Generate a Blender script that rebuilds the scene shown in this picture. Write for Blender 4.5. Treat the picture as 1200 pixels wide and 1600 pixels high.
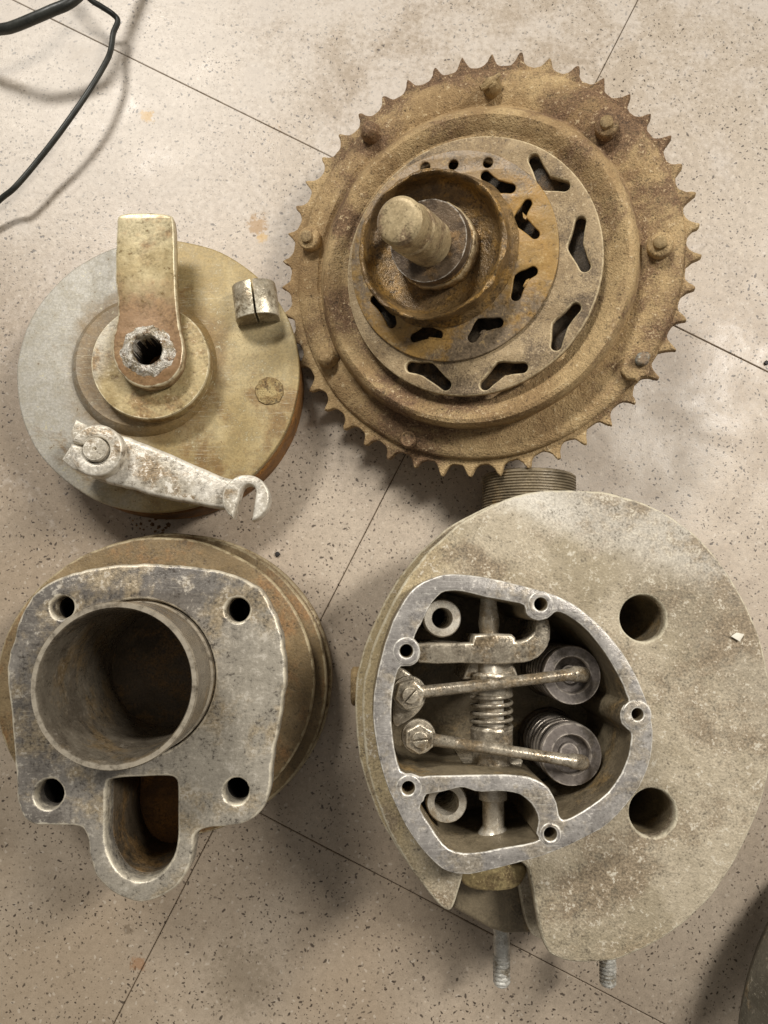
import bpy, bmesh, math, random
from mathutils import Vector, Matrix, Quaternion, noise

for o in list(bpy.data.objects): bpy.data.objects.remove(o)
scene = bpy.context.scene
COL = scene.collection
PI = math.pi
random.seed(7)

# ------------------------------------------------------------------ camera
F = 1202.0                      # focal length in photo pixels (1200 x 1600)
CX, CY = 600.0, 800.0
NX, NY = 565.0, 945.0           # the point straight below the camera
dn = Vector(((NX - CX) / F, -(NY - CY) / F, -1)).normalized()
up = -dn
xw = (Vector((1, 0, 0)) - up * up.x).normalized()
yw = up.cross(xw)
RCW = Matrix((xw, yw, up))
def floor_hit(x, y, h=1.0):
    v = RCW @ Vector(((x - CX) / F, -(y - CY) / F, -1))
    return Vector((0, 0, h)) + v * (-h / v.z)
a1, a2 = floor_hit(49, 14), floor_hit(1120, 541.6)
b1, b2 = floor_hit(961, 60), floor_hit(183, 1597)
c1 = floor_hit(700, 1424)
ADIR = (a2 - a1).normalized()
ANRM = Vector((ADIR.y, -ADIR.x, 0))
TILE = 0.305
H = TILE / abs((c1 - a1).dot(ANRM))   # floor tiles are one foot square
CAM = Vector((0, 0, H))

cam_data = bpy.data.cameras.new('camera')
cam = bpy.data.objects.new('camera', cam_data)
COL.objects.link(cam)
cam.matrix_world = Matrix.Translation(CAM) @ RCW.to_4x4()
cam_data.sensor_fit = 'VERTICAL'
cam_data.sensor_height = 36.0
cam_data.sensor_width = 27.0
cam_data.lens = 36.0 * F / 1600.0
cam_data.clip_start = 0.01
cam_data.clip_end = 50
scene.camera = cam

# ------------------------------------------------------------------ light
world = bpy.data.worlds.new('World')
scene.world = world
world.use_nodes = True
world.node_tree.nodes['Background'].inputs[0].default_value = (1.0, 0.945, 0.87, 1)
world.node_tree.nodes['Background'].inputs[1].default_value = 0.20

def area_light(name, loc, target, sx, sy, power, color, spread):
    l = bpy.data.lights.new(name, 'AREA')
    l.shape = 'RECTANGLE'; l.size = sx; l.size_y = sy
    l.energy = power; l.color = color; l.spread = math.radians(spread)
    o = bpy.data.objects.new(name, l)
    COL.objects.link(o)
    o.location = loc
    o.rotation_euler = (Vector(target) - Vector(loc)).to_track_quat('-Z', 'Y').to_euler()
    return o
area_light('lamp_tube_one', (-0.46, 0.95, 1.10), (-0.04, 0.16, 0), 0.42, 0.14, 2.12, (1.0, 0.965, 0.905), 66)
area_light('lamp_tube_two', (0.80, 0.46, 1.15), (0.09, -0.05, 0), 0.16, 0.46, 1.72, (1.0, 0.955, 0.885), 58)

scene.cycles.max_bounces = 5; scene.cycles.diffuse_bounces = 3; scene.cycles.glossy_bounces = 2
scene.view_settings.view_transform = 'Standard'
scene.view_settings.look = 'None'
scene.view_settings.gamma = 1
scene.view_settings.exposure = 0.0
scene.view_settings.use_curve_mapping = False

# ------------------------------------------------------------------ geometry helpers
def ray(x, y):
    return RCW @ Vector(((x - CX) / F, -(y - CY) / F, -1))
def P(x, y, mm):
    """world point seen at photo pixel (x, y), mm millimetres above the floor"""
    v = ray(x, y); z = mm / 1000.0
    return CAM + v * ((z - H) / v.z)
def PXM(x, y, mm):
    """metres per photo pixel there"""
    return ((P(x + 5, y, mm) - P(x - 5, y, mm)).length + (P(x, y + 5, mm) - P(x, y - 5, mm)).length) / 20.0

class Frame:
    """a plane in space: origin, u, v, n"""
    def __init__(s, o, n=Vector((0, 0, 1)), xdir=Vector((1, 0, 0))):
        s.o = Vector(o); s.n = Vector(n).normalized()
        s.u = (Vector(xdir) - s.n * Vector(xdir).dot(s.n)).normalized()
        s.v = s.n.cross(s.u)
    def at(s, h):
        return Frame(s.o + s.n * h, s.n, s.u)
    def pix(s, x, y):
        r = ray(x, y)
        t = (s.o - CAM).dot(s.n) / r.dot(s.n)
        q = CAM + r * t - s.o
        return (q.dot(s.u), q.dot(s.v))
    def rad(s, x, y, rp):
        c = Vector(s.pix(x, y)); t = 0
        for k in range(8):
            a = k * PI / 4
            t += (Vector(s.pix(x + rp * math.cos(a), y + rp * math.sin(a))) - c).length
        return t / 8
    def w(s, a, b, c=0.0):
        return s.o + s.u * a + s.v * b + s.n * c
def project(w):
    q = RCW.transposed() @ (w - CAM)
    return (CX + F * q.x / -q.z, CY - F * q.y / -q.z)
def fit(fr, x, y, rp, it=8):
    """circle on the frame's plane whose picture is centred on pixel (x, y) with mean radius rp"""
    tx, ty = x, y
    for _ in range(it):
        c = Vector(fr.pix(tx, ty)); r = fr.rad(tx, ty, rp) if _ == 0 else r
        pp = [project(fr.w(c.x + r * math.cos(a * PI / 24), c.y + r * math.sin(a * PI / 24))) for a in range(48)]
        x0, x1 = min(p[0] for p in pp), max(p[0] for p in pp); y0, y1 = min(p[1] for p in pp), max(p[1] for p in pp)
        tx += x - (x0 + x1) / 2; ty += y - (y0 + y1) / 2
        r *= rp / ((x1 - x0 + y1 - y0) / 4)
    return Vector(fr.pix(tx, ty)), r
def level(mm):
    return Frame(Vector((0, 0, mm / 1000.0)))

def shade(me, ang=38):
    for p in me.polygons: p.use_smooth = True
    me.set_sharp_from_angle(angle=math.radians(ang))

def root_of(o):
    while o.parent is not None: o = o.parent
    return o
def link_mesh(name, me, mat, parent=None, ang=38, label=None):
    if parent is not None:
        r = root_of(parent)
        me.transform(Matrix.Translation(-r.location))
    me.update()
    shade(me, ang)
    if mat: me.materials.append(mat)
    o = bpy.data.objects.new(name, me)
    COL.objects.link(o)
    if parent is not None: o.parent = parent
    if label: o['label'] = label
    return o
def from_data(name, vs, fs, mat, parent=None, ang=38, label=None, edge=None):
    me = bpy.data.meshes.new(name)
    me.from_pydata([tuple(v) for v in vs], [], fs)
    if edge is not None:
        at = me.attributes.new('edge', 'FLOAT', 'POINT')
        at.data.foreach_set('value', edge)
    bm = bmesh.new(); bm.from_mesh(me)
    bmesh.ops.remove_doubles(bm, verts=bm.verts, dist=1e-7)
    bmesh.ops.recalc_face_normals(bm, faces=bm.faces)
    bm.to_mesh(me); bm.free()
    return link_mesh(name, me, mat, parent, ang, label)
def thing(name, loc, label, cat, group=None):
    o = bpy.data.objects.new(name, None)
    COL.objects.link(o)
    o.location = loc
    o.empty_display_size = 0.02
    o['label'] = label; o['category'] = cat
    if group: o['group'] = group
    return o
def tag(o, label, cat, group=None):
    o['label'] = label; o['category'] = cat
    if group: o['group'] = group
    return o

def catmull(pts, n=4, closed=True):
    out = []; m = len(pts)
    rng = range(m) if closed else range(m - 1)
    for i in rng:
        if closed:
            p0, p1, p2, p3 = (Vector(pts[(i + k - 1) % m]) for k in range(4))
        else:
            p0, p1, p2, p3 = (Vector(pts[min(max(i + k - 1, 0), m - 1)]) for k in range(4))
        for k in range(n):
            t = k / n
            out.append(0.5 * ((2 * p1) + (p2 - p0) * t + (2 * p0 - 5 * p1 + 4 * p2 - p3) * t * t + (3 * p1 - p0 - 3 * p2 + p3) * t ** 3))
    if not closed: out.append(Vector(pts[-1]))
    return out
def circle(cx, cy, r, n=48, jit=0.0, ph=0.0):
    out = []
    for k in range(n):
        a = 2 * PI * k / n + ph
        rr = r * (1 + jit * noise.noise(Vector((cx * 900 + 3 * math.cos(a), cy * 900 + 3 * math.sin(a), r * 700))))
        out.append(Vector((cx + rr * math.cos(a), cy + rr * math.sin(a))))
    return out
def rough(pts, amp, freq=400, seed=0.0):
    """wear on an outline: small in and out wobble along it"""
    out = []
    for p in pts:
        q = Vector((p[0] * freq, p[1] * freq, seed))
        out.append(Vector((p[0] + amp * noise.noise(q), p[1] + amp * noise.noise(q + Vector((31.7, 11.3, 5.1))))))
    return out
def pixpts(fr, pts, smooth=0):
    q = [fr.pix(*p) for p in pts]
    return catmull(q, smooth) if smooth else [Vector(p) for p in q]

def plate(name, fr, outer, holes, top, bottom, bev, mat, parent=None, ang=38, label=None, res=2, side=None):
    """solid plate with holes, its faces at heights top and bottom (m) along the frame's normal"""
    th = top - bottom
    cu = bpy.data.curves.new(name, 'CURVE')
    cu.dimensions = '2D'; cu.fill_mode = 'BOTH'
    bev = min(bev, th * 0.45)
    cu.extrude = th / 2 - bev; cu.bevel_depth = bev; cu.bevel_resolution = res; cu.offset = -bev
    for lp in [outer] + list(holes):
        sp = cu.splines.new('POLY')
        sp.points.add(len(lp) - 1)
        for q, p in zip(sp.points, lp): q.co = (p[0], p[1], 0, 1)
        sp.use_cyclic_u = True
    ob = bpy.data.objects.new('tmp', cu)
    COL.objects.link(ob)
    dg = bpy.context.evaluated_depsgraph_get()
    me = bpy.data.meshes.new_from_object(ob.evaluated_get(dg))
    bpy.data.objects.remove(ob); bpy.data.curves.remove(cu)
    me.name = name
    bm = bmesh.new(); bm.from_mesh(me)
    bmesh.ops.remove_doubles(bm, verts=bm.verts, dist=2e-6)
    el = bm.verts.layers.float.new('edge')
    hh = th / 2
    for v in bm.verts:
        z_ = v.co.z
        v[el] = 1.0 if (z_ > hh - bev - 1e-7 and z_ < hh - 1e-6) else 0.0
    if side is not None:
        for f in bm.faces:
            f.material_index = 1 if abs(f.normal.z) < .35 else 0
    for v in bm.verts:
        v.co = fr.w(v.co.x, v.co.y, v.co.z + (top + bottom) / 2)
    bm.to_mesh(me); bm.free()
    idx = [p.material_index for p in me.polygons]
    me.materials.clear()
    o = link_mesh(name, me, mat, parent, ang, label)
    if side is not None:
        me.materials.append(side)
        me.polygons.foreach_set('material_index', idx)
    return o

def corner_support(prof, closed, d=.0007):
    """mark convex and concave corners of a profile and add points just beside them"""
    q = [Vector(p) for p in prof]; m = len(q); out, ed = [], []
    for i, p in enumerate(q):
        if not closed and i in (0, m - 1):
            out.append(tuple(p)); ed.append(0.0); continue
        a, b = q[i - 1] - p, q[(i + 1) % m] - p
        if a.length < 1e-7 or b.length < 1e-7: out.append(tuple(p)); ed.append(0.0); continue
        turn = abs(PI - a.angle(b))
        if turn < .35: out.append(tuple(p)); ed.append(0.0); continue
        if a.length > d * 2.2: out.append(tuple(p + a.normalized() * d)); ed.append(0.0)
        out.append(tuple(p)); ed.append(1.0)
        if b.length > d * 2.2: out.append(tuple(p + b.normalized() * d)); ed.append(0.0)
    return out, ed
def loft(name, fr, rings, mat, parent=None, seg=96, jit=0.0, ang=40):
    """rings: (height mm, picture x, picture y, picture radius) on planes parallel to the frame"""
    vs, fs = [], []
    for i, (h, x, y, rp) in enumerate(rings):
        c, r = fit(fr.at(h * .001), x, y, rp)
        for k in range(seg):
            a = 2 * PI * k / seg
            j = 1 + (jit * noise.noise(Vector((math.cos(a) * 5, math.sin(a) * 5, i * .37))) if jit else 0)
            vs.append(fr.w(c.x + r * j * math.cos(a), c.y + r * j * math.sin(a), h * .001))
    for i in range(len(rings) - 1):
        for k in range(seg):
            k2 = (k + 1) % seg
            fs.append((i * seg + k, i * seg + k2, (i + 1) * seg + k2, (i + 1) * seg + k))
    return from_data(name, vs, fs, mat, parent, ang)
def lathe(name, fr, c, prof, mat, parent=None, seg=72, closed=False, jit=0.0, ang=32, label=None, caps=True):
    """prof: (radius, height) pairs in metres round centre c of the frame"""
    vs, fs = [], []
    prof, ed = corner_support(prof, closed)
    m = len(prof)
    for k in range(seg):
        a = 2 * PI * k / seg
        for (r, h) in prof:
            j = 1 + (jit * noise.noise(Vector((math.cos(a) * 4, math.sin(a) * 4, h * 300 + r * 100))) if jit else 0)
            vs.append(fr.w(c[0] + r * j * math.cos(a), c[1] + r * j * math.sin(a), h))
    for k in range(seg):
        k2 = (k + 1) % seg
        for i in range(m if closed else m - 1):
            i2 = (i + 1) % m
            fs.append((k * m + i, k2 * m + i, k2 * m + i2, k * m + i2))
    if not closed and caps:
        if prof[0][0] > 1e-6: fs.append(tuple(k * m for k in range(seg)))
        if prof[-1][0] > 1e-6: fs.append(tuple(k * m + m - 1 for k in reversed(range(seg))))
    return from_data(name, vs, fs, mat, parent, ang, label, ed * seg)

def tube(name, pts, rads, mat, parent=None, seg=14, ang=40, caps=True, label=None, data=False):
    pts = [Vector(p) for p in pts]
    if not isinstance(rads, (list, tuple)): rads = [rads] * len(pts)
    vs, fs = [], []
    t0 = (pts[1] - pts[0]).normalized()
    ref = Vector((0, 0, 1)) if abs(t0.z) < 0.9 else Vector((1, 0, 0))
    u = t0.cross(ref).normalized()
    for i, p in enumerate(pts):
        t = (pts[min(i + 1, len(pts) - 1)] - pts[max(i - 1, 0)]).normalized()
        u = (u - t * u.dot(t)).normalized(); v = t.cross(u)
        for k in range(seg):
            a = 2 * PI * k / seg
            vs.append(p + (u * math.cos(a) + v * math.sin(a)) * rads[i])
    for i in range(len(pts) - 1):
        for k in range(seg):
            k2 = (k + 1) % seg
            fs.append((i * seg + k, i * seg + k2, (i + 1) * seg + k2, (i + 1) * seg + k))
    if caps:
        fs.append(tuple(range(seg))[::-1]); fs.append(tuple((len(pts) - 1) * seg + k for k in range(seg)))
    if data: return vs, fs
    return from_data(name, vs, fs, mat, parent, ang, label)
def rod(name, a, b, prof, mat, parent=None, seg=32, ang=32, label=None):
    """turned rod from a to b: prof = (fraction along, radius m)"""
    a, b = Vector(a), Vector(b); L = (b - a).length
    n = (b - a) / L
    fr = Frame(a, n, Vector((1, 0, 0)) if abs(n.x) < 0.8 else Vector((0, 1, 0)))
    return lathe(name, fr, (0, 0), [(r, t * L) for t, r in prof], mat, parent, seg, ang=ang, label=label)
def thread_prof(t0, t1, r, depth, n):
    out = []
    for k in range(n):
        t = t0 + (t1 - t0) * k / n; d = (t1 - t0) / n
        out += [(t + d * .05, r - depth), (t + d * .35, r), (t + d * .65, r), (t + d * .95, r - depth)]
    return out

# ------------------------------------------------------------------ materials
def lin(c):
    return tuple((x / 12.92 if x <= .04045 else ((x + .055) / 1.055) ** 2.4) for x in c)
def rgb(r, g, b):
    return lin((r / 255, g / 255, b / 255)) + (1,)

class NT:
    def __init__(s, name):
        s.m = bpy.data.materials.new(name); s.m.use_nodes = True
        s.t = s.m.node_tree; s.n = s.t.nodes; s.l = s.t.links
        s.b = s.n['Principled BSDF']
    def new(s, typ, **kw):
        x = s.n.new(typ)
        for k, v in kw.items(): setattr(x, k, v)
        return x
    def put(s, sock, v):
        if isinstance(v, bpy.types.NodeSocket): s.l.new(v, sock)
        else: sock.default_value = v
    def math(s, op, a, b=0.0, c=0.0, clamp=False):
        x = s.new('ShaderNodeMath', operation=op, use_clamp=clamp)
        s.put(x.inputs[0], a); s.put(x.inputs[1], b); s.put(x.inputs[2], c)
        return x.outputs[0]
    def noise(s, vec, scale, detail=4, rough=.6, dist=0.0):
        x = s.new('ShaderNodeTexNoise')
        s.put(x.inputs['Vector'], vec)
        x.inputs['Scale'].default_value = scale; x.inputs['Detail'].default_value = detail
        x.inputs['Roughness'].default_value = rough; x.inputs['Distortion'].default_value = dist
        return x.outputs[0]
    def ramp(s, fac, a, b):
        x = s.new('ShaderNodeMapRange', interpolation_type='SMOOTHSTEP')
        s.put(x.inputs[0], fac); x.inputs[1].default_value = a; x.inputs[2].default_value = b
        return x.outputs[0]
    def mix(s, fac, a, b, mode='MIX'):
        x = s.new('ShaderNodeMix', data_type='RGBA', blend_type=mode)
        s.put(x.inputs[0], fac); s.put(x.inputs[6], a); s.put(x.inputs[7], b)
        return x.outputs[2]
    def vadd(s, a, b):
        x = s.new('ShaderNodeVectorMath', operation='ADD'); s.put(x.inputs[0], a); s.put(x.inputs[1], b)
        return x.outputs[0]

def scratches(t, co, n1):
    out = None
    for k, (ang, sc) in enumerate(((.5, 55), (-.9, 70), (1.7, 40))):
        mp = t.new('ShaderNodeMapping'); t.put(mp.inputs['Vector'], co)
        mp.inputs['Rotation'].default_value = (0, 0, ang); mp.inputs['Scale'].default_value = (1, 26, 1); mp.inputs['Location'].default_value = (k * 3.3, k, 0)
        n = t.noise(mp.outputs[0], sc, 1, .5, .15)
        m = t.math('SUBTRACT', 1.0, t.ramp(t.math('ABSOLUTE', t.math('SUBTRACT', n, .66)), .002, .012))
        out = m if out is None else t.math('MAXIMUM', out, m)
    return t.math('MULTIPLY', out, t.ramp(n1, .4, .6))

def surf(name, base, second, third=None, spot=None, s1=55, s2=240, s3=1100, rough=.6, metal=.0,
         bump=.25, bumpmm=.35, lo=.42, hi=.6, tlo=.54, thi=.66, edge=None, edge_r=.0, grain=.35, spec=.4, slo=.6, shi=.7, pit=None, zones=(), scr=None):
    """weathered metal: two-tone blotches, a third stain, fine spots and pits, grain, worn edges"""
    t = NT(name)
    co = t.new('ShaderNodeTexCoord').outputs['Object']
    nz = t.new('ShaderNodeTexNoise'); t.put(nz.inputs['Vector'], co)
    nz.inputs['Scale'].default_value = s1; nz.inputs['Detail'].default_value = 5; nz.inputs['Roughness'].default_value = .66; nz.inputs['Distortion'].default_value = .25
    sc_ = t.new('ShaderNodeSeparateColor'); t.put(sc_.inputs[0], nz.outputs['Color'])
    n1, nb = sc_.outputs[0], sc_.outputs[1]
    n2 = t.noise(co, s2, 4, .68)
    n3 = t.noise(co, s3, 2, .7)
    col = t.mix(t.ramp(n1, lo, hi), base, second)
    for (ax, a, b, zc, amt) in zones:
        d = t.new('ShaderNodeVectorMath', operation='DOT_PRODUCT'); t.put(d.inputs[0], co); d.inputs[1].default_value = ax
        z = t.math('ADD', t.math('MULTIPLY', d.outputs['Value'], 1000.0), t.math('MULTIPLY_ADD', nb, (b - a) * 1.6, -(b - a) * .8))
        z = t.math('ADD', z, t.math('MULTIPLY_ADD', n2, (b - a) * .8, -(b - a) * .4))
        col = t.mix(t.math('MULTIPLY', t.ramp(z, a, b), amt), col, zc)
    if third is not None:
        col = t.mix(t.math('MULTIPLY', t.ramp(t.math('MULTIPLY_ADD', n2, .25, t.math('MULTIPLY', nb, .8)), tlo - .02, thi - .02), .9), col, third)
    g = t.math('ADD', t.math('MULTIPLY_ADD', n2, 1.1, -.55), t.math('MULTIPLY_ADD', n3, 1.3, -.65))
    g = t.math('MULTIPLY', g, t.math('MULTIPLY_ADD', t.ramp(nb, .4, .62), 1.1, .45))
    v = t.math('MAXIMUM', t.math('MULTIPLY_ADD', g, grain * 3.0, 1.0), .25)
    x = t.new('ShaderNodeVectorMath', operation='SCALE'); t.put(x.inputs[0], col); t.put(x.inputs['Scale'], v)
    col = x.outputs[0]
    if spot is not None:
        ns = t.math('MULTIPLY_ADD', n3, .35, t.math('MULTIPLY', n2, .72))
        col = t.mix(t.math('MULTIPLY', t.ramp(ns, slo, shi), .85), col, spot)
    if pit is not None:
        np_ = t.math('MULTIPLY_ADD', n3, .45, t.math('MULTIPLY', n2, .62))
        col = t.mix(t.math('MULTIPLY', t.math('SUBTRACT', 1.0, t.ramp(np_, .36, .46)), .8), col, pit)
    if scr is not None:
        col = t.mix(t.math('MULTIPLY', scratches(t, co, n1), scr[1]), col, scr[0])
    if edge is not None:
        at = t.new('ShaderNodeAttribute', attribute_name='edge')
        e = t.math('MULTIPLY', t.ramp(t.math('ADD', t.math('MULTIPLY', at.outputs['Fac'], .62), t.math('MULTIPLY_ADD', n2, 1.9, -.95)), .18, .8), .85)
        e = t.math('MULTIPLY', e, t.ramp(at.outputs['Fac'], .0, .3))
        col = t.mix(e, col, edge)
    t.put(t.b.inputs['Base Color'], col)
    t.put(t.b.inputs['Roughness'], t.math('MULTIPLY_ADD', n2, .5, rough - .25, True))
    t.b.inputs['Metallic'].default_value = metal
    t.b.inputs['Specular IOR Level'].default_value = spec
    bp = t.new('ShaderNodeBump'); bp.inputs['Strength'].default_value = min(1, bump * 1.3); bp.inputs['Distance'].default_value = bumpmm / 1000
    t.put(bp.inputs['Height'], t.math('ADD', n2, t.math('MULTIPLY', n3, .7)))
    t.put(t.b.inputs['Normal'], bp.outputs[0])
    return t.m

M = {}
M['dust'] = surf('dusty_rust', rgb(182, 156, 114), rgb(152, 125, 88), rgb(108, 83, 62), rgb(208, 188, 150), s1=22, s2=340, s3=1300, rough=.74, bump=.95, bumpmm=.75, grain=.42, spec=.3, pit=rgb(72, 56, 40), tlo=.515, thi=.63, zones=(((.9, -.2, 0), 45, 100, rgb(132, 107, 77), .8), ((-.6, .8, 0), 62, 100, rgb(190, 164, 122), .5)))
M['dust_grey'] = surf('dusty_grey_steel', rgb(160, 138, 102), rgb(136, 114, 78), rgb(112, 94, 68), rgb(186, 166, 126), s1=45, s2=420, s3=1500, rough=.75, bump=.6, grain=.36, spec=.3, pit=rgb(84, 68, 46))
M['slot_steel'] = surf('pitted_steel', rgb(166, 145, 112), rgb(142, 121, 90), rgb(108, 92, 72), rgb(194, 176, 144), s1=40, s2=420, s3=1500, rough=.6, metal=.1, bump=.7, grain=.42, edge=rgb(206, 188, 152), pit=rgb(86, 71, 52))
M['yellow'] = surf('ochre_lacquer', rgb(164, 128, 70), rgb(150, 122, 74), rgb(118, 104, 86), rgb(184, 156, 106), s1=24, s2=240, s3=900, rough=.45, bump=.45, grain=.34, tlo=.52, thi=.62, pit=rgb(88, 70, 46), zones=(((-.2, 1, 0), 14, 34, rgb(146, 124, 94), .85),))
M['oil_dark'] = surf('oily_rust', rgb(138, 112, 74), rgb(104, 84, 58), rgb(150, 116, 62), rgb(80, 66, 50), s1=60, s2=300, s3=1000, rough=.36, metal=.2, bump=.8, bumpmm=.5, grain=.42, edge=rgb(186, 168, 134), pit=rgb(62, 50, 36))
M['nut_steel'] = surf('dark_steel', rgb(112, 96, 78), rgb(84, 70, 56), rgb(120, 96, 66), None, s1=90, s2=300, rough=.42, metal=.3, bump=.5, grain=.4, edge=rgb(205, 198, 186))
M['axle'] = surf('grey_axle_steel', rgb(186, 167, 130), rgb(164, 145, 110), rgb(128, 106, 82), rgb(208, 190, 150), s1=80, s2=360, rough=.45, metal=.2, bump=.2, grain=.34, pit=rgb(104, 86, 62))
M['rust'] = surf('brown_rust', rgb(138, 98, 54), rgb(104, 74, 42), rgb(150, 104, 50), rgb(84, 62, 42), s1=60, s2=300, rough=.7, bump=.6, grain=.4)
M['head_cast'] = surf('oxidised_cast_alloy', rgb(178, 166, 144), rgb(156, 144, 121), rgb(134, 119, 98), rgb(206, 199, 182), s1=22, s2=300, s3=1100, rough=.7, bump=.8, bumpmm=.45, grain=.34, spec=.35, edge=rgb(205, 196, 172), pit=rgb(108, 98, 82), slo=.59, shi=.69, zones=(((.35, .94, 0), 68, 82, rgb(218, 212, 200), .75), ((.75, .66, 0), 44, 56, rgb(138, 128, 112), .4), ((.4, -1, 0), 62, 96, rgb(162, 140, 108), .7), ((-1, .1, 0), 60, 84, rgb(176, 158, 120), .8)))
M['face'] = surf('machined_gasket_face', rgb(166, 161, 155), rgb(142, 137, 132), rgb(156, 146, 130), rgb(210, 205, 196), s1=60, s2=300, s3=900, rough=.38, metal=.3, bump=.3, grain=.3, edge=rgb(240, 235, 224), slo=.6, shi=.7, pit=rgb(108, 102, 96), scr=(rgb(222, 218, 208), .5))
M['cavity'] = surf('oily_casting', rgb(138, 125, 102), rgb(108, 97, 78), rgb(136, 114, 78), None, s1=40, s2=260, rough=.42, metal=.1, bump=.4, grain=.36, tlo=.58, thi=.7)
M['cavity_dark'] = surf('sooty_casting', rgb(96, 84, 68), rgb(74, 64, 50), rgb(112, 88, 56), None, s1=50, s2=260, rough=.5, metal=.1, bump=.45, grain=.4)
M['rocker'] = surf('oily_forged_steel', rgb(172, 162, 144), rgb(138, 128, 112), rgb(132, 115, 90), rgb(206, 196, 178), s1=90, s2=380, rough=.28, metal=.45, bump=.35, grain=.38, edge=rgb(218, 207, 186), pit=rgb(78, 69, 57))
M['spring'] = surf('dark_spring_steel', rgb(136, 128, 122), rgb(116, 108, 102), rgb(98, 90, 80), None, s1=90, s2=380, rough=.42, metal=.25, bump=.25, grain=.3, edge=rgb(190, 180, 168))
M['coil'] = surf('dark_coil_steel', rgb(150, 141, 130), rgb(122, 113, 104), None, None, s1=90, rough=.28, metal=.5, bump=.1, grain=.2)
M['bright'] = surf('bright_steel', rgb(222, 214, 198), rgb(196, 186, 168), rgb(164, 148, 122), rgb(238, 232, 218), s1=80, s2=320, rough=.28, metal=.35, bump=.15, grain=.2)
M['zinc'] = surf('zinc_plated_steel', rgb(206, 204, 196), rgb(174, 171, 162), rgb(140, 130, 112), rgb(240, 240, 234), s1=160, s2=500, rough=.35, metal=.25, bump=.3, grain=.32)
M['brass'] = surf('dull_brass', rgb(178, 160, 116), rgb(150, 132, 94), rgb(118, 100, 72), rgb(216, 198, 146), s1=110, s2=400, rough=.42, metal=.4, bump=.25, grain=.3)
M['flange'] = surf('stained_iron_face', rgb(140, 134, 126), rgb(114, 108, 101), rgb(152, 137, 112), rgb(190, 183, 170), s1=30, s2=230, s3=900, rough=.38, metal=.25, bump=.35, grain=.36, edge=rgb(226, 216, 194), tlo=.53, thi=.64, slo=.58, shi=.68, pit=rgb(78, 71, 64), scr=(rgb(206, 198, 182), .45), zones=(((.9, -.5, 0), 8, 46, rgb(174, 166, 150), .7), ((-.1, 1, 0), 20, 44, rgb(104, 99, 94), .75)))
M['spigot'] = surf('dark_liner_iron', rgb(138, 128, 112), rgb(114, 104, 90), rgb(138, 118, 88), rgb(166, 156, 140), s1=44, s2=260, rough=.3, metal=.35, bump=.2, grain=.3, edge=rgb(184, 174, 156), pit=rgb(84, 75, 64), scr=(rgb(176, 166, 150), .4))
M['fin_iron'] = surf('brown_stained_fin', rgb(142, 122, 90), rgb(118, 99, 68), rgb(128, 97, 62), None, s1=22, s2=260, s3=1100, rough=.5, metal=.1, bump=.45, grain=.32, edge=rgb(186, 172, 140), pit=rgb(80, 65, 46))
M['lever'] = surf('whitened_alloy', rgb(204, 197, 184), rgb(178, 169, 152), rgb(142, 121, 92), rgb(234, 229, 218), s1=60, s2=260, s3=900, rough=.42, metal=.25, bump=.4, grain=.38, edge=rgb(230, 223, 208), slo=.57, shi=.66, tlo=.55, thi=.65, pit=rgb(112, 96, 74), scr=(rgb(236, 232, 224), .4))
M['lug'] = surf('grey_lug_steel', rgb(166, 156, 136), rgb(140, 128, 106), rgb(126, 110, 84), rgb(198, 190, 172), s1=80, s2=320, rough=.32, metal=.35, bump=.3, grain=.3, edge=rgb(226, 218, 196), pit=rgb(92, 80, 62))
M['broken'] = surf('bright_burred_metal', rgb(206, 200, 188), rgb(150, 138, 116), rgb(112, 86, 56), rgb(236, 234, 228), s1=260, s2=700, rough=.38, metal=.4, bump=.8, bumpmm=.6, grain=.5)
M['blue_chip'] = surf('blue_grey_chipped', rgb(122, 128, 122), rgb(136, 116, 92), rgb(104, 96, 88), rgb(196, 198, 188), s1=200, s2=500, rough=.6, bump=.6, grain=.5)
M['cable'] = surf('grey_green_sheath', rgb(52, 53, 48), rgb(40, 41, 37), None, None, s1=120, s2=300, rough=.42, bump=.08, grain=.2)
M['white_chip'] = surf('white_flake', rgb(232, 228, 214), rgb(220, 214, 198), None, None, rough=.7, bump=.1, grain=.1)
M['black'] = surf('black_crumb_hole_shade', rgb(38, 34, 30), rgb(30, 27, 24), None, None, rough=.6, grain=.2)  # crumbs are black themselves; in holes it paints in their deep shade
M['crumb'] = surf('rust_crumb', rgb(104, 78, 50), rgb(128, 96, 58), None, None, rough=.9, grain=.4)
M['drum'] = surf('grey_drum_alloy', rgb(118, 114, 102), rgb(98, 94, 83), rgb(134, 116, 88), rgb(184, 178, 162), s1=40, s2=300, rough=.45, metal=.2, bump=.4, grain=.36, scr=(rgb(196, 190, 176), .4))

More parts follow.
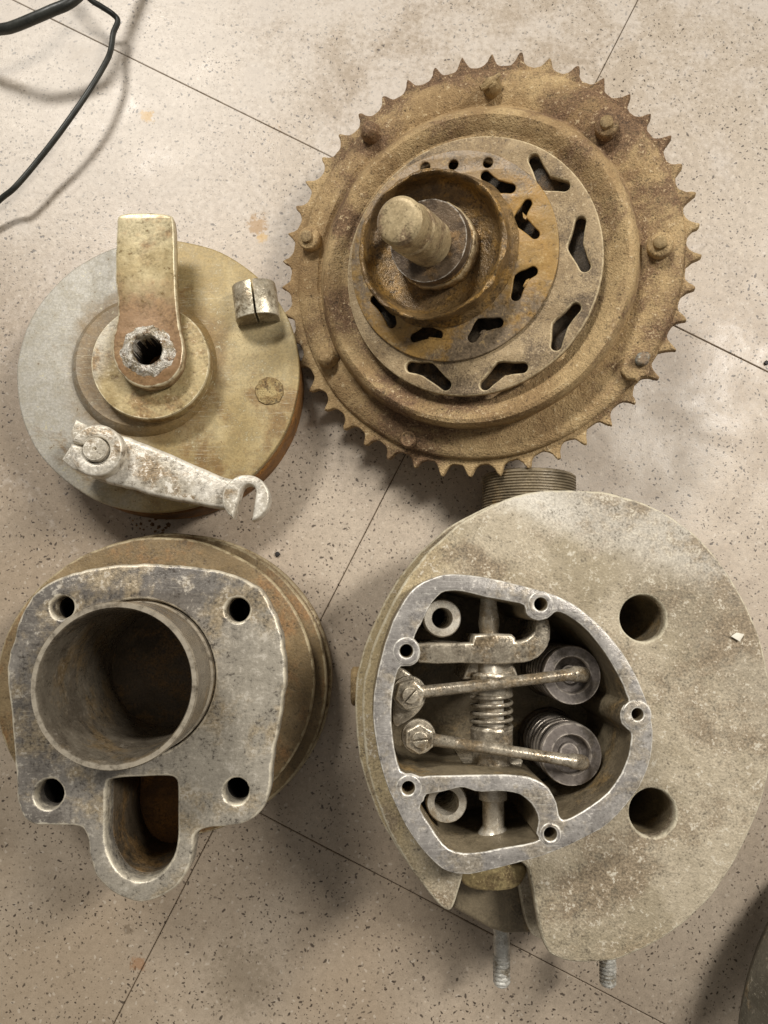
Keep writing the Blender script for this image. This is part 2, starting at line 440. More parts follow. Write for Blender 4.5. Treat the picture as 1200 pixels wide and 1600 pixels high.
_h = P(230, 568, 30) - P(248, 583, 30); hubx, huby = _h.x, _h.y
def gold_plate():
    """zinc-plated plate: bare grey on one side, passivated gold on the other, dirt between"""
    t = NT('passivated_plate')
    co = t.new('ShaderNodeTexCoord').outputs['Object']
    sx = t.new('ShaderNodeSeparateXYZ'); t.put(sx.inputs[0], co)
    n1 = t.noise(co, 24, 6, .62, .4); n2 = t.noise(co, 210, 5, .7); n3 = t.noise(co, 900, 3, .7)
    lr = t.math('ADD', t.math('MULTIPLY', sx.outputs[0], 16.0), t.math('MULTIPLY_ADD', n1, 2.0, -.86))
    lr = t.math('ADD', lr, t.math('MULTIPLY', sx.outputs[1], -4.0))
    grey = t.mix(t.ramp(n2, .38, .62), rgb(184, 179, 168), rgb(158, 152, 138))
    gold = t.mix(t.ramp(n1, .38, .62), rgb(184, 167, 126), rgb(156, 136, 92))
    col = t.mix(t.ramp(lr, -.35, .35), grey, gold)
    nb = t.noise(t.vadd(co, (2, 5, 1)), 40, 5, .7, .5)
    # old grease in a ring where a washer sat, and patches round it
    hv = t.new('ShaderNodeVectorMath', operation='DISTANCE'); t.put(hv.inputs[0], co); hv.inputs[1].default_value = (hubx, huby, .03)
    gz = t.math('SUBTRACT', 1.0, t.ramp(t.math('MULTIPLY_ADD', nb, .030, hv.outputs['Value']), .044, .056))
    col = t.mix(t.math('MULTIPLY', gz, .8), col, rgb(126, 101, 62))
    col = t.mix(t.math('MULTIPLY', t.ramp(t.math('ADD', nb, t.math('MULTIPLY', t.math('SUBTRACT', sx.outputs[0], sx.outputs[1]), 1.1)), .52, .70), .8), col, rgb(124, 95, 54))
    v = t.math('MULTIPLY_ADD', t.math('ADD', n2, n3), 1.25, -.27)
    x = t.new('ShaderNodeVectorMath', operation='SCALE'); t.put(x.inputs[0], col); t.put(x.inputs['Scale'], v)
    nd = t.math('MULTIPLY_ADD', n3, .5, t.math('MULTIPLY', n2, .55))
    scm = scratches(t, co, nb)
    col = t.mix(t.math('MULTIPLY', t.ramp(nd, .61, .68), .8), x.outputs[0], rgb(96, 72, 42))
    col = t.mix(t.math('MULTIPLY', t.math('SUBTRACT', 1.0, t.ramp(nd, .38, .45)), .6), col, rgb(214, 204, 170))
    col = t.mix(t.math('MULTIPLY', scm, .5), col, rgb(216, 208, 184))
    t.put(t.b.inputs['Base Color'], col)
    t.put(t.b.inputs['Roughness'], t.math('MULTIPLY_ADD', n2, .3, .38))
    t.b.inputs['Metallic'].default_value = .15
    bp = t.new('ShaderNodeBump'); bp.inputs['Strength'].default_value = .3; bp.inputs['Distance'].default_value = .0003
    t.put(bp.inputs['Height'], t.math('ADD', n2, n3)); t.put(t.b.inputs['Normal'], bp.outputs[0])
    return t.m
M['gold'] = gold_plate()
M['gold_arm'] = surf('gold_plated_arm', rgb(188, 172, 132), rgb(164, 145, 104), rgb(134, 108, 74), None, s1=34, s2=220, s3=800, rough=.34, metal=.2, bump=.12, grain=.3, edge=rgb(224, 212, 180), pit=rgb(116, 92, 56), zones=(((0, -1, 0), -42, -20, rgb(126, 92, 62), .85), ((0, 1, 0), 44, 62, rgb(196, 184, 150), .7)))
M['pivot'] = surf('rough_pivot_end', rgb(172, 152, 106), rgb(140, 116, 74), rgb(108, 86, 54), None, s1=200, s2=500, s3=1200, rough=.6, bump=1, bumpmm=.8, grain=.5, edge=rgb(90, 70, 44), pit=rgb(80, 62, 40))
M['gold_washer'] = surf('gold_plated_washer', rgb(178, 160, 118), rgb(152, 132, 90), rgb(134, 106, 68), rgb(206, 192, 158), s1=40, s2=240, s3=800, rough=.45, metal=.1, bump=.3, grain=.3, edge=rgb(222, 210, 178), pit=rgb(112, 88, 52), zones=(((-1, .3, 0), 16, 26, rgb(190, 182, 164), .9),))

def tile_material():
    t = NT('flecked_vinyl')
    pos = t.new('ShaderNodeNewGeometry').outputs['Position']
    big = t.noise(pos, 5.5, 4, .6, .3); med = t.noise(pos, 30, 5, .68, .4); fine = t.noise(pos, 330, 3, .7); gr = t.noise(pos, 1400, 2, .7)
    col = t.mix(t.ramp(big, .35, .65), rgb(186, 172, 154), rgb(166, 150, 131))
    col = t.mix(t.math('MULTIPLY', t.ramp(med, .45, .7), .55), col, rgb(162, 147, 130))
    v = t.math('MULTIPLY_ADD', t.math('ADD', fine, gr), .62, .38)
    x = t.new('ShaderNodeVectorMath', operation='SCALE'); t.put(x.inputs[0], col); t.put(x.inputs['Scale'], v)
    col = x.outputs[0]
    # browner, darker tone, patchy, stronger towards the lower left
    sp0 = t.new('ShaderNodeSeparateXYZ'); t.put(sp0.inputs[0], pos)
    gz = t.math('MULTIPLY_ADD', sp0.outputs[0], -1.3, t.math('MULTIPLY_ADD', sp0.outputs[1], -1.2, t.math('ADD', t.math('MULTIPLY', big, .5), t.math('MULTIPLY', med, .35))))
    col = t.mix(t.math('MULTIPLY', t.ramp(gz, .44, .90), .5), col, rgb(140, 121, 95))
    # pale patchy glare painted into the tile colour, growing towards upper left
    sep = t.new('ShaderNodeSeparateXYZ'); t.put(sep.inputs[0], pos)
    zone = t.math('ADD', t.math('MULTIPLY', sep.outputs[1], 1.1), t.math('MULTIPLY', sep.outputs[0], -.35))
    glare_film = t.math('MULTIPLY', t.ramp(t.math('ADD', t.math('ADD', med, t.math('MULTIPLY', fine, .45)), zone), .86, 1.2), .42)
    wob = t.new('ShaderNodeTexNoise'); t.put(wob.inputs['Vector'], pos); wob.inputs['Scale'].default_value = 900; wob.inputs['Detail'].default_value = 2
    wv = t.new('ShaderNodeVectorMath', operation='SUBTRACT'); t.put(wv.inputs[0], wob.outputs['Color']); wv.inputs[1].default_value = (.5, .5, .5)
    ws = t.new('ShaderNodeVectorMath', operation='SCALE'); t.put(ws.inputs[0], wv.outputs[0]); ws.inputs['Scale'].default_value = .0011
    wp = t.vadd(pos, ws.outputs[0])
    def flecks(scale, ln, wd, keep, off):
        p = t.vadd(wp, off)
        vo = t.new('ShaderNodeTexVoronoi', voronoi_dimensions='2D', feature='F1')
        t.put(vo.inputs['Vector'], p); vo.inputs['Scale'].default_value = scale
        d = t.new('ShaderNodeVectorMath', operation='SUBTRACT'); t.put(d.inputs[0], p); t.put(d.inputs[1], vo.outputs['Position'])
        c = t.new('ShaderNodeSeparateColor'); t.put(c.inputs[0], vo.outputs['Color'])
        ro = t.new('ShaderNodeVectorRotate', rotation_type='Z_AXIS'); t.put(ro.inputs['Vector'], d.outputs[0])
        t.put(ro.inputs['Angle'], t.math('MULTIPLY', c.outputs[0], 6.283))
        s = t.new('ShaderNodeSeparateXYZ'); t.put(s.inputs[0], ro.outputs[0])
        a = t.math('DIVIDE', s.outputs[0], ln); b = t.math('DIVIDE', s.outputs[1], wd)
        r = t.math('SQRT', t.math('ADD', t.math('MULTIPLY', a, a), t.math('MULTIPLY', b, b)))
        size = t.math('MULTIPLY_ADD', c.outputs[1], .9, .35)
        m = t.math('SUBTRACT', 1.0, t.ramp(t.math('DIVIDE', r, size), .7, 1.15))
        return t.math('MULTIPLY', m, t.math('LESS_THAN', c.outputs[2], keep))
    f1 = flecks(300, .00072, .00040, .55, (0, 0, 0))
    f2 = flecks(480, .00046, .00027, .5, (1.3, .7, 0))
    f4 = flecks(130, .0010, .00050, .25, (2.3, 1.7, 0))
    f3 = flecks(260, .0009, .0005, .3, (.3, 1.7, 0))
    clump = t.ramp(t.noise(pos, 46, 4, .6), .36, .6)
    dark = t.math('MAXIMUM', t.math('MULTIPLY', f1, t.math('MULTIPLY_ADD', clump, .6, .4)), t.math('MULTIPLY', f2, t.math('MULTIPLY_ADD', clump, .5, .35)))
    dark = t.math('MAXIMUM', dark, t.math('MULTIPLY', f4, .9))
    col = t.mix(t.math('MULTIPLY', f3, .3), col, rgb(222, 212, 196))
    col = t.mix(t.math('MULTIPLY', dark, .92), col, rgb(54, 43, 34))
    col = t.mix(glare_film, col, rgb(236, 228, 218))
    # ochre drips
    oc = t.ramp(t.math('ADD', t.noise(t.vadd(pos, (4, 4, 0)), 26, 5, .7, .6), t.math('MULTIPLY', fine, .12)), .76, .82)
    col = t.mix(t.math('MULTIPLY', oc, .5), col, rgb(170, 130, 70))
    for (x_, y_, rp_, c_, am_) in ((403, 352, 17, rgb(160, 122, 66), .75), (410, 372, 9, rgb(196, 160, 96), .7), (230, 182, 11, rgb(198, 160, 92), .7), (216, 1506, 13, rgb(156, 112, 74), .6), (200, 1452, 10, rgb(96, 80, 62), .5), (372, 1530, 60, rgb(130, 116, 94), .25), (520, 300, 22, rgb(200, 170, 118), .3)):
        q_ = P(x_, y_, 0)
        dd = t.new('ShaderNodeVectorMath', operation='DISTANCE'); t.put(dd.inputs[0], pos); dd.inputs[1].default_value = q_
        rr_ = PXM(x_, y_, 0) * rp_
        k_ = t.math('DIVIDE', dd.outputs['Value'], rr_)
        k_ = t.math('ADD', k_, t.math('MULTIPLY_ADD', fine, 2.6, -1.3))
        col = t.mix(t.math('MULTIPLY', t.math('SUBTRACT', 1.0, t.ramp(k_, .5, 1.1)), am_), col, c_)
    t.put(t.b.inputs['Base Color'], col)
    t.put(t.b.inputs['Roughness'], t.math('ADD', t.math('MULTIPLY_ADD', med, .60, .065), t.math('MULTIPLY', fine, .12)))
    t.b.inputs['Specular IOR Level'].default_value = .5
    bp = t.new('ShaderNodeBump'); bp.inputs['Strength'].default_value = .25; bp.inputs['Distance'].default_value = .0002
    t.put(bp.inputs['Height'], t.math('SUBTRACT', t.math('ADD', fine, gr), t.math('MULTIPLY', dark, .5))); t.put(t.b.inputs['Normal'], bp.outputs[0])
    return t.m
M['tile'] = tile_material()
M['joint'] = surf('dark_joint_dirt', rgb(104, 88, 70), rgb(76, 63, 50), None, None, rough=.9, bump=.1)

# ------------------------------------------------------------------ the floor
fl = from_data('floor', [(-1.6, -1.6, -.0008), (1.6, -1.6, -.0008), (1.6, 1.6, -.0008), (-1.6, 1.6, -.0008)], [(0, 1, 2, 3)], M['joint'])
fl['kind'] = 'structure'
A0 = P(49, 14, 0); B0 = P(622, 732, 0)
BDIR = Vector((-ADIR.y, ADIR.x, 0))
corner = A0 + ADIR * (B0 - A0).dot(ADIR)          # where the two visible joints cross
tile_me = None
g = TILE / 2 - .00020; ch = .0003
for i in range(-4, 4):
    for j in range(-4, 4):
        if tile_me is None:
            vs = [(-g, -g, -.005), (g, -g, -.005), (g, g, -.005), (-g, g, -.005), (-g, -g, -ch), (g, -g, -ch), (g, g, -ch), (-g, g, -ch)]
            q = g - ch
            vs += [(-q, -q, 0), (q, -q, 0), (q, q, 0), (-q, q, 0)]
            fs = [(8, 9, 10, 11)]
            for k in range(4):
                k2 = (k + 1) % 4
                fs += [(k, k2, 4 + k2, 4 + k), (4 + k, 4 + k2, 8 + k2, 8 + k)]
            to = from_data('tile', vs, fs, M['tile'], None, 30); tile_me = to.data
        else:
            to = bpy.data.objects.new('tile', tile_me); COL.objects.link(to)
        to.parent = fl
        c = corner + ADIR * (TILE * (i + .5)) + BDIR * (TILE * (j + .5))
        to.location = (c.x, c.y, random.uniform(-.0001, .0001))
        to.rotation_euler = (0, 0, math.atan2(ADIR.y, ADIR.x))

# ------------------------------------------------------------------ rear sprocket with its hub
C0 = P(768, 412, 50)
tilt = math.radians(20)
hd = Vector((-.95, -.31, 0)).normalized()
SF = Frame(C0, Vector((hd.x * math.sin(tilt), hd.y * math.sin(tilt), math.cos(tilt))))
sp = thing('sprocket_hub', (C0.x, C0.y, 0), 'rusty toothed sprocket on its dusty hub with the axle standing up', 'sprocket')
mm = .001
cs, Rt = fit(SF, 767, 414, 332)
Rr = Rt * 311 / 332
NT_ = 45
teeth = []
for k in range(NT_):
    a0 = 2 * PI * k / NT_ + .02
    da = 2 * PI / NT_
    h = random.uniform(.80, 1.03); sk = random.uniform(-.03, .03); bl = random.uniform(.03, .07)
    for f, r in ((-.2, .07), (-.13, .02), (-.05, .0), (.05, .0), (.13, .02), (.2, .07), (.28, .2), (.36, .45), (.43 - bl * .3, .76), (.5 - bl * .7, .96), (.5, 1.0), (.5 + bl * .7, .96), (.57 + bl * .3, .76), (.64, .45), (.72, .2)):
        rr = Rr + (Rt - Rr) * r * h
        a = a0 + da * (f + sk * r)
        teeth.append(Vector((cs[0] + rr * math.cos(a), cs[1] + rr * math.sin(a))))
teeth = rough(teeth, .0004, 400, 2.0)
ring = plate('sprocket_ring', SF, teeth, [circle(cs[0], cs[1], Rr * .7, 64)], 0, -.0045, .0007, M['dust'], sp, ang=45)
# pressed hub flange over the toothed ring, stepping up towards the hub
loft('hub_flange', SF, [(-1, 768, 414, 303), (2.0, 768, 413, 303), (3.2, 767, 413, 300), (4.2, 766, 413, 290), (4.4, 760, 416, 266), (3.2, 754, 418, 256), (3.0, 752, 418, 252), (6, 751, 418, 250), (14.0, 750, 417, 247), (16.5, 749, 416, 243), (17.2, 748, 416, 237), (16.2, 746, 416, 226), (14.0, 744, 417, 214), (12.6, 743, 417, 206), (12.4, 742, 417, 190), (12.4, 741, 416, 120)], M['dust'], sp, 128, jit=.005)
# drum below, resting on the floor
und = P(772, 432, 0)
lathe('brake_drum', Frame(Vector((und.x, und.y, .0)), Vector((0, 0, 1))), (0, 0), [(.05, .001), (.062, .001), (.065, .004), (.065, .024), (.058, .032), (.035, .044)], M['rust'], sp, 72)
# bolts round the ring
for (x, y, r, kind) in ((768, 134, 16, 'cut'), (578, 206, 15, 'round'), (948, 198, 19, 'hex'), (484, 374, 17, 'hex'), (1031, 384, 20, 'hex'), (510, 558, 16, 'round'), (636, 686, 13, 'flat'), (992, 572, 22, 'chip')):
    c = SF.at(.007).pix(x, y); R = SF.rad(x, y, r); z0 = .0035
    if kind == 'hex':
        b = plate('bolt', SF, catmull([Vector((c[0] + R * math.cos(k * PI / 3 + .3), c[1] + R * math.sin(k * PI / 3 + .3))) for k in range(6)], 3), [], z0 + .0062, z0, .0012, M['dust'], sp)
        lathe('bolt_end', SF, c, [(R * .55, z0 + .006), (R * .5, z0 + .0082), (R * .3, z0 + .0088), (0, z0 + .0088)], M['dust_grey'], b, 16, jit=.1)
    elif kind == 'round':
        lathe('bolt', SF, c, [(R, z0), (R * 1.0, z0 + .003), (R * .85, z0 + .006), (R * .5, z0 + .0078), (0, z0 + .0082)], M['dust'], sp, 20, jit=.12, ang=60)
    elif kind == 'flat':
        lathe('bolt', SF, c, [(R, z0), (R * 1.0, z0 + .002), (R * .8, z0 + .0028), (R * .66, z0 + .0022), (0, z0 + .0026)], M['dust'], sp, 20, jit=.1, ang=60)
    elif kind == 'cut':
        b = lathe('bolt', SF, c, [(R * .9, z0), (R * .85, z0 + .004), (R * .5, z0 + .0065), (0, z0 + .007)], M['dust_grey'], sp, 18, jit=.3, ang=50)
        q = SF.w(c[0], c[1], z0 + .006)
        tube('bolt_tab', [q + Vector((-.0042, -.0022, -.001)), q, q + Vector((.004, .0035, .0006))], [.0013, .0016, .0010], M['dust_grey'], b, 8)
    else:
        b = plate('bolt', SF, rough(circle(c[0], c[1], R, 18), .0014, 500, 4), [], z0 + .004, z0, .001, M['dust'], sp)
        c2 = SF.at(.006).pix(1004, 562)
        plate('broken_stud', SF, rough(circle(c2[0], c2[1], R * .5, 14), .0009, 700, 9), [], z0 + .0065, z0, .001, M['blue_chip'], b)

def bent_slot(fr, pts, wpx, n=6):
    """rounded slot bent in the middle, traced by its centre line"""
    q0 = [Vector(fr.pix(*p)) for p in pts]
    w = fr.rad(pts[1][0], pts[1][1], wpx)
    q = []
    for a_, b_ in zip(q0, q0[1:]):
        q += [a_.lerp(b_, t_) for t_ in (0, .4, .75)]
    q.append(q0[-1])
    fat = lambda i: 1 + .4 * math.exp(-((i - (len(q) - 1) / 2) / 1.3) ** 2)
    m = len(q)
    def nrm(i):
        t = (q[min(i + 1, m - 1)] - q[max(i - 1, 0)]).normalized()
        return Vector((-t.y, t.x))
    out = []
    t = (q[-1] - q[-2]).normalized(); nn = Vector((-t.y, t.x))
    side1 = [q[i] + nrm(i) * w * fat(i) for i in range(m)]
    side2 = [q[i] - nrm(i) * w * fat(i) for i in range(m)]
    out += side1
    for k in range(1, n):
        a = PI / 2 - PI * k / n
        out.append(q[-1] + t * w * math.cos(a) + nn * w * math.sin(a))
    out += side2[::-1]
    t0 = (q[0] - q[1]).normalized(); n0 = Vector((-t0.y, t0.x))
    for k in range(1, n):
        a = PI / 2 - PI * k / n
        out.append(q[0] + t0 * w * math.cos(a) + n0 * w * math.sin(a))
    return catmull(out, 2)
SD = SF.at(.0195)
csd, rsd = fit(SD, 743, 415, 202)
slots = [((834, 248), (852, 285), (882, 290)), ((907, 346), (899, 384), (914, 416)), ((899, 481), (875, 508), (869, 539)), ((816, 574), (783, 576), (758, 601)), ((642, 573), (668, 577), (696, 601))]
shol = [bent_slot(SD, s_, 8.6) for s_ in slots]
# the other slots repeat round the disc, mostly behind the hub cup
for ang_ in (118, 156, 196, 238):
    a = math.radians(ang_); rc = rsd * .80
    def pol(r, d): return Vector((csd[0] + r * math.cos(a + d), csd[1] + r * math.sin(a + d)))
    w = .002
    shol.append([pol(rc - w, -.11), pol(rc + w, -.12), pol(rc + 1.9 * w, 0), pol(rc + w, .12), pol(rc - w, .11), pol(rc - .4 * w, 0)])
yq, ryq = fit(SD, 711, 399, 150)
shol = shol[:5] + [circle(yq.x, yq.y, ryq, 72)]
plate('slotted_disc', SD, circle(csd[0], csd[1], rsd, 110, .003), shol, 0, -.0040, .0008, M['slot_steel'], sp)
lathe('brake_backing', SD, csd, [(rsd * .97, -.0060), (rsd * .3, -.0060)], M['cavity_dark'], sp, 72)

YO = SD.at(.0016)
yc0, ry = fit(YO, 711, 399, 164)
YF = Frame(YO.w(yc0.x, yc0.y), SF.n)
yh = [bent_slot(YF, ((758, 274), (774, 291), (798, 294)), 7.5), bent_slot(YF, ((824, 318), (810, 342), (836, 366)), 7),
      bent_slot(YF, ((832, 424), (814, 434), (806, 462)), 8), bent_slot(YF, ((738, 527), (750, 508), (778, 504)), 8),
      bent_slot(YF, ((684, 523), (668, 518), (648, 527)), 7.5), bent_slot(YF, ((586, 468), (606, 486), (612, 505)), 7.5)]
for (x, y) in ((664, 261), (708, 257), (762, 254)):
    c = YF.pix(x, y); yh.append(circle(c[0], c[1], YF.rad(x, y, 8), 12))
plate('inner_disc', YF, circle(0, 0, ry, 96, .004), yh, 0, -.0014, .0005, M['yellow'], sp)
lathe('inner_hub', YF, (0, 0), [(ry * .62, -.012), (ry * .6, -.0025), (ry * .3, -.0025)], M['dust_grey'], sp, 64)
# bearing cup: an upstanding tube with the lock nut and axle inside
cup = loft('bearing_cup', YF, [(-1, 692, 391, 121), (1.5, 692, 391, 118), (3, 690, 390, 111), (6, 687, 388, 110), (10, 683, 385, 111), (14, 678, 382, 114), (16, 676, 381, 116.5), (17, 676, 381, 116), (17.4, 676, 381, 113.5), (17, 676, 381, 111), (15.6, 676, 382, 109), (11, 677, 384, 106), (7, 679, 386, 102), (5, 680, 388, 94), (4, 680, 388, 60), (4, 680, 388, 20)], M['oil_dark'], sp, 128, jit=.03, ang=60)
for v in cup.data.vertices:                       # chewed rim
    w_ = v.co * 260
    up_ = (v.co + sp.location - YF.o).dot(YF.n)
    if up_ > .002:
        v.co += YF.n * (.0016 * noise.noise(w_ * .45) + .0007 * noise.noise(w_ * 1.6)) * min(1, up_ / .02)
ax_b = YF.at(.008); pb = ax_b.w(*ax_b.pix(682, 388))
ptip = P(621, 343, 112)
an = (ptip - pb).normalized()
AF = Frame(pb, an)
wc_, rn = fit(AF.at(.009), 672, 376, 62)
AF = Frame(AF.w(wc_.x * .5, wc_.y * .5), an)
hexp = [Vector((rn * 1.1 * math.cos(k * PI / 3 + .2), rn * 1.1 * math.sin(k * PI / 3 + .2))) for k in range(6)]
plate('hub_nut', AF, catmull(hexp, 3), [], .004, -.006, .0012, M['oil_dark'], sp)
lathe('washer', AF, (0, 0), [(rn * .4, .004), (rn * .99, .004), (rn * 1.03, .006), (rn * 1.0, .011), (rn * .4, .0105)], M['nut_steel'], sp, 64, jit=.01)
L = (ptip - pb).length; ra = fit(Frame(ptip, an), 621, 343, 37)[1]
rod('axle', pb, ptip, [(0, ra * 1.12), (.5, ra * 1.12), (.70, ra * 1.12), (.72, ra * 1.05), (.955, ra * 1.02), (.985, ra * .90), (.992, ra * .82), (.998, ra * .4), (1.0, 0)], M['axle'], sp, 48, ang=24)

# ------------------------------------------------------------------ brake plate with its lever
bc = P(248, 583, 30)
bk = thing('brake_plate', (bc.x, bc.y, 0), 'gold and grey brake backing plate with a whitened lever', 'brake plate')
BF = Frame(Vector((bc.x, bc.y, .030)))
rb = BF.rad(248, 583, 217)
hubc = BF.pix(233, 556)
plate('backing_disc', BF, rough(circle(0, 0, rb, 120), .0005, 60, 1), [circle(hubc[0], hubc[1], rb * .13, 32)], 0, -.004, .0009, M['gold'], bk)
lathe('brake_rim', BF, (0, 0), [(rb * .90, -.029), (rb * .985, -.0295), (rb * 1.0, -.027), (rb * 1.0, -.009), (rb * .97, -.0045), (rb * .9, -.0042)], M['rust'], bk, 96, jit=.004)
lathe('hub_dish', BF, BF.pix(226, 572), [(BF.rad(230, 570, 112), -.0005), (BF.rad(230, 570, 110), .0010), (BF.rad(230, 570, 104), .0035), (BF.rad(230, 570, 99), .0048), (BF.rad(230, 570, 45), .005)], M['gold'], bk, 80, caps=False)
WF = level(42)
wc = WF.pix(235, 565); wr = WF.rad(235, 565, 91)
lathe('hub_washer', WF, wc, [(wr * .4, -.008), (wr * .97, -.008), (wr, -.0072), (wr, -.0008), (wr * .985, 0), (wr * .9, .0001), (wr * .4, .0001)], M['gold_washer'], bk, 80, jit=.004, caps=False)
TF = level(50)
arm = [(185, 362), (186, 347), (191, 341), (210, 338), (250, 338), (268, 341), (273, 347), (274, 364), (274, 400), (275, 440), (277, 480), (280, 505), (285, 530), (287, 552), (282, 574), (269, 592), (250, 602), (231, 605), (211, 601), (193, 589), (180, 570), (175, 548), (177, 525), (183, 500), (184, 470), (181, 440), (182, 400)]
armp = rough(pixpts(TF, arm, 4), .0003, 250, 3)
hc = TF.pix(231, 549)
ar = plate('torque_arm', TF, armp, [circle(hc[0], hc[1], TF.rad(231, 549, 23), 32, .05)], 0, -.0068, .0011, M['gold_arm'], bk)
# the arm bows up slightly towards its free end
for v in ar.data.vertices:
    wy = v.co.y + bk.location.y - P(231, 540, 50).y
    if wy > 0: v.co.z += .000 + wy * wy * .9
# burred bright ring round the hole
rows = []
hr = TF.rad(231, 549, 1)
vs, fs = [], []; sg = 48
for (rp, h) in ((23, -.012), (23, .0012), (26, .0020), (31, .0016), (36, .0008), (42, -.0002)):
    for k in range(sg):
        a = 2 * PI * k / sg
        nz = noise.noise(Vector((math.cos(a) * 4, math.sin(a) * 4, rp * .2)))
        nf = noise.noise(Vector((math.cos(a) * 13, math.sin(a) * 13, rp)))
        rr = rp * hr * (1 + (.16 * nz if rp > 24 else .02 * nz))
        vs.append(TF.w(hc[0] + rr * math.cos(a), hc[1] + rr * math.sin(a), h + .0009 * nf * (rp > 23 and rp < 40)))
for i in range(5):
    for k in range(sg):
        k2 = (k + 1) % sg
        fs.append((i * sg + k, i * sg + k2, (i + 1) * sg + k2, (i + 1) * sg + k))
from_data('burred_collar', vs, fs, M['broken'], ar, 60)
lathe('bore_sleeve', TF, hc, [(hr * 23, -.001), (hr * 22.5, -.045), (0, -.046)], M['black'], ar, 32, caps=False)  # black lining, shade of the deep hole put into its colour
# slotted lug: half round bar with a saw cut
l0, l1 = P(391, 431, 46), P(398, 486, 46)
lr_ = PXM(394, 460, 44) * 34
ld = (l1 - l0); ld.z = 0; LL = ld.length; ld.normalize()
LF = Frame(Vector((l0.x, l0.y, .030)), ld, Vector((-ld.y, ld.x, 0)))       # n along the bar
def lug_half(s):
    pr_ = [(s * .0005, 0)]
    top = .0135
    gap = .0005
    pts = [Vector((s * gap, 0)), Vector((s * lr_, 0)), Vector((s * lr_, top - lr_ * .75))]
    for k in range(1, 9):
        a = k / 8 * (PI / 2)
        pts.append(Vector((s * max(lr_ * math.cos(a), gap), top - lr_ * .75 + lr_ * math.sin(a) * .75)))
    return pts
lug = None
for s in (-1, 1):
    pts = lug_half(s)
    # frame axes: u = across, v = n x u
    sgn = 1 if LF.v.z > 0 else -1
    pts = [Vector((p.x, p.y * sgn)) for p in pts]
    plate('slotted_lug', LF, pts, [], LL, 0, .0005, M['lug'], bk, ang=30)
q0 = P(394, 460, 30)
# pivot end, flush and rough
pc = BF.pix(421, 611); prr = BF.rad(421, 611, 22)
plate('pivot_end', BF, rough(circle(pc[0], pc[1], prr, 24), .0006, 600, 5), [], .0006, -.001, .0003, M['pivot'], bk)
# lever
VF = level(62)
kc = Vector(VF.pix(150, 703)); kr = VF.rad(150, 703, 41); ki = kr * .50
sa = math.atan2(*(reversed(Vector(VF.pix(108, 690)) - kc)))
cl = []
hw = .045
for k in range(49):
    a = sa + hw + (2 * PI - 2 * hw) * k / 48; cl.append(kc + Vector((math.cos(a), math.sin(a))) * kr)
for k in range(33):
    a = sa - hw * 2 - (2 * PI - 4 * hw) * k / 32; cl.append(kc + Vector((math.cos(a), math.sin(a))) * ki)
lv = plate('brake_lever', level(55), rough(catmull(pixpts(level(55), [(172, 684), (196, 681), (214, 688), (240, 698), (280, 715), (320, 733), (348, 745), (370, 752), (374, 782), (352, 795), (322, 790), (282, 783), (240, 774), (208, 764), (184, 758), (160, 746)]), 3), .0003, 200, 6), [], 0, -.008, .0022, M['lever'], bk, ang=60, res=3)
plate('lever_clamp', VF, cl, [], 0, -.022, .0013, M['lever'], lv)
lathe('lever_spindle', VF, kc, [(ki * .93, -.020), (ki * .93, .0012), (ki * .84, .0020), (ki * .2, .0020), (ki * .12, .0008), (0, .0004)], M['lever'], lv, 32)
ears = [[(136, 664), (118, 655), (109, 676), (114, 692), (140, 690)], [(110, 696), (96, 718), (112, 732), (140, 742), (150, 720)]]
for e in ears:
    plate('clamp_ear', level(55), pixpts(level(55), e), [], 0, -.016, .0009, M['lever'], lv)
e0 = P(104, 706, 50)
fk = level(60)
fc = Vector(fk.pix(384, 778)); fr_ = fk.rad(384, 778, 37)
s1_, s2_ = Vector(fk.pix(388, 768)), Vector(fk.pix(374, 820))
sd = (s2_ - s1_).normalized(); sn = Vector((-sd.y, sd.x)); sw = fk.rad(389, 764, 12)
aa = math.atan2(sd.y, sd.x)
fo = []
h1 = math.asin(sw * 1.05 / fr_)
off = (s1_ - fc).dot(sn)
for k in range(45):
    a = aa + h1 + .16 + (2 * PI - 2 * h1 - .12) * k / 44
    fo.append(fc + Vector((math.cos(a), math.sin(a))) * fr_)
for k in range(13):
    a = aa - PI / 2 - PI * k / 12
    fo.append(s1_ + Vector((math.cos(a), math.sin(a))) * sw)
plate('lever_fork', fk, fo, [], 0, -.009, .0011, M['lever'], lv)

# ------------------------------------------------------------------ cylinder barrel
yc = P(225, 1070, 0)
cy = thing('cylinder_barrel', (yc.x, yc.y, 0), 'iron engine barrel standing with its open bore and base flange upwards', 'cylinder')
ZF, ZS = 80, 108
GF = level(ZF)
fo_ = [(74, 912), (103, 899), (135, 890), (168, 884), (202, 881), (236, 881), (270, 883), (303, 886), (333, 890), (362, 897), (387, 908), (403, 918), (416, 933), (430, 960), (437, 980), (441, 1000), (446, 1045), (443, 1090), (434, 1144), (428, 1175), (425, 1202), (423, 1228), (417, 1250), (409, 1266), (397, 1278), (375, 1289), (350, 1292), (326, 1293), (314, 1297), (306, 1306), (302, 1320), (301, 1336), (297, 1354), (283, 1378), (256, 1400), (220, 1410), (184, 1400), (156, 1378), (144, 1355), (139, 1334), (137, 1312), (132, 1301), (122, 1293), (95, 1291), (60, 1290), (47, 1285), (36, 1276), (29, 1262), (26, 1245), (24, 1215), (22, 1180), (16, 1112), (10, 1054), (12, 1030), (18, 1009), (24, 985), (33, 960), (49, 932)]
fpts = rough(pixpts(GF, fo_, 3), .0005, 220, 1)
sc = GF.pix(213, 1059); sr = GF.rad(213, 1059, 128)
holes = [circle(sc[0], sc[1], sr * .97, 64)]
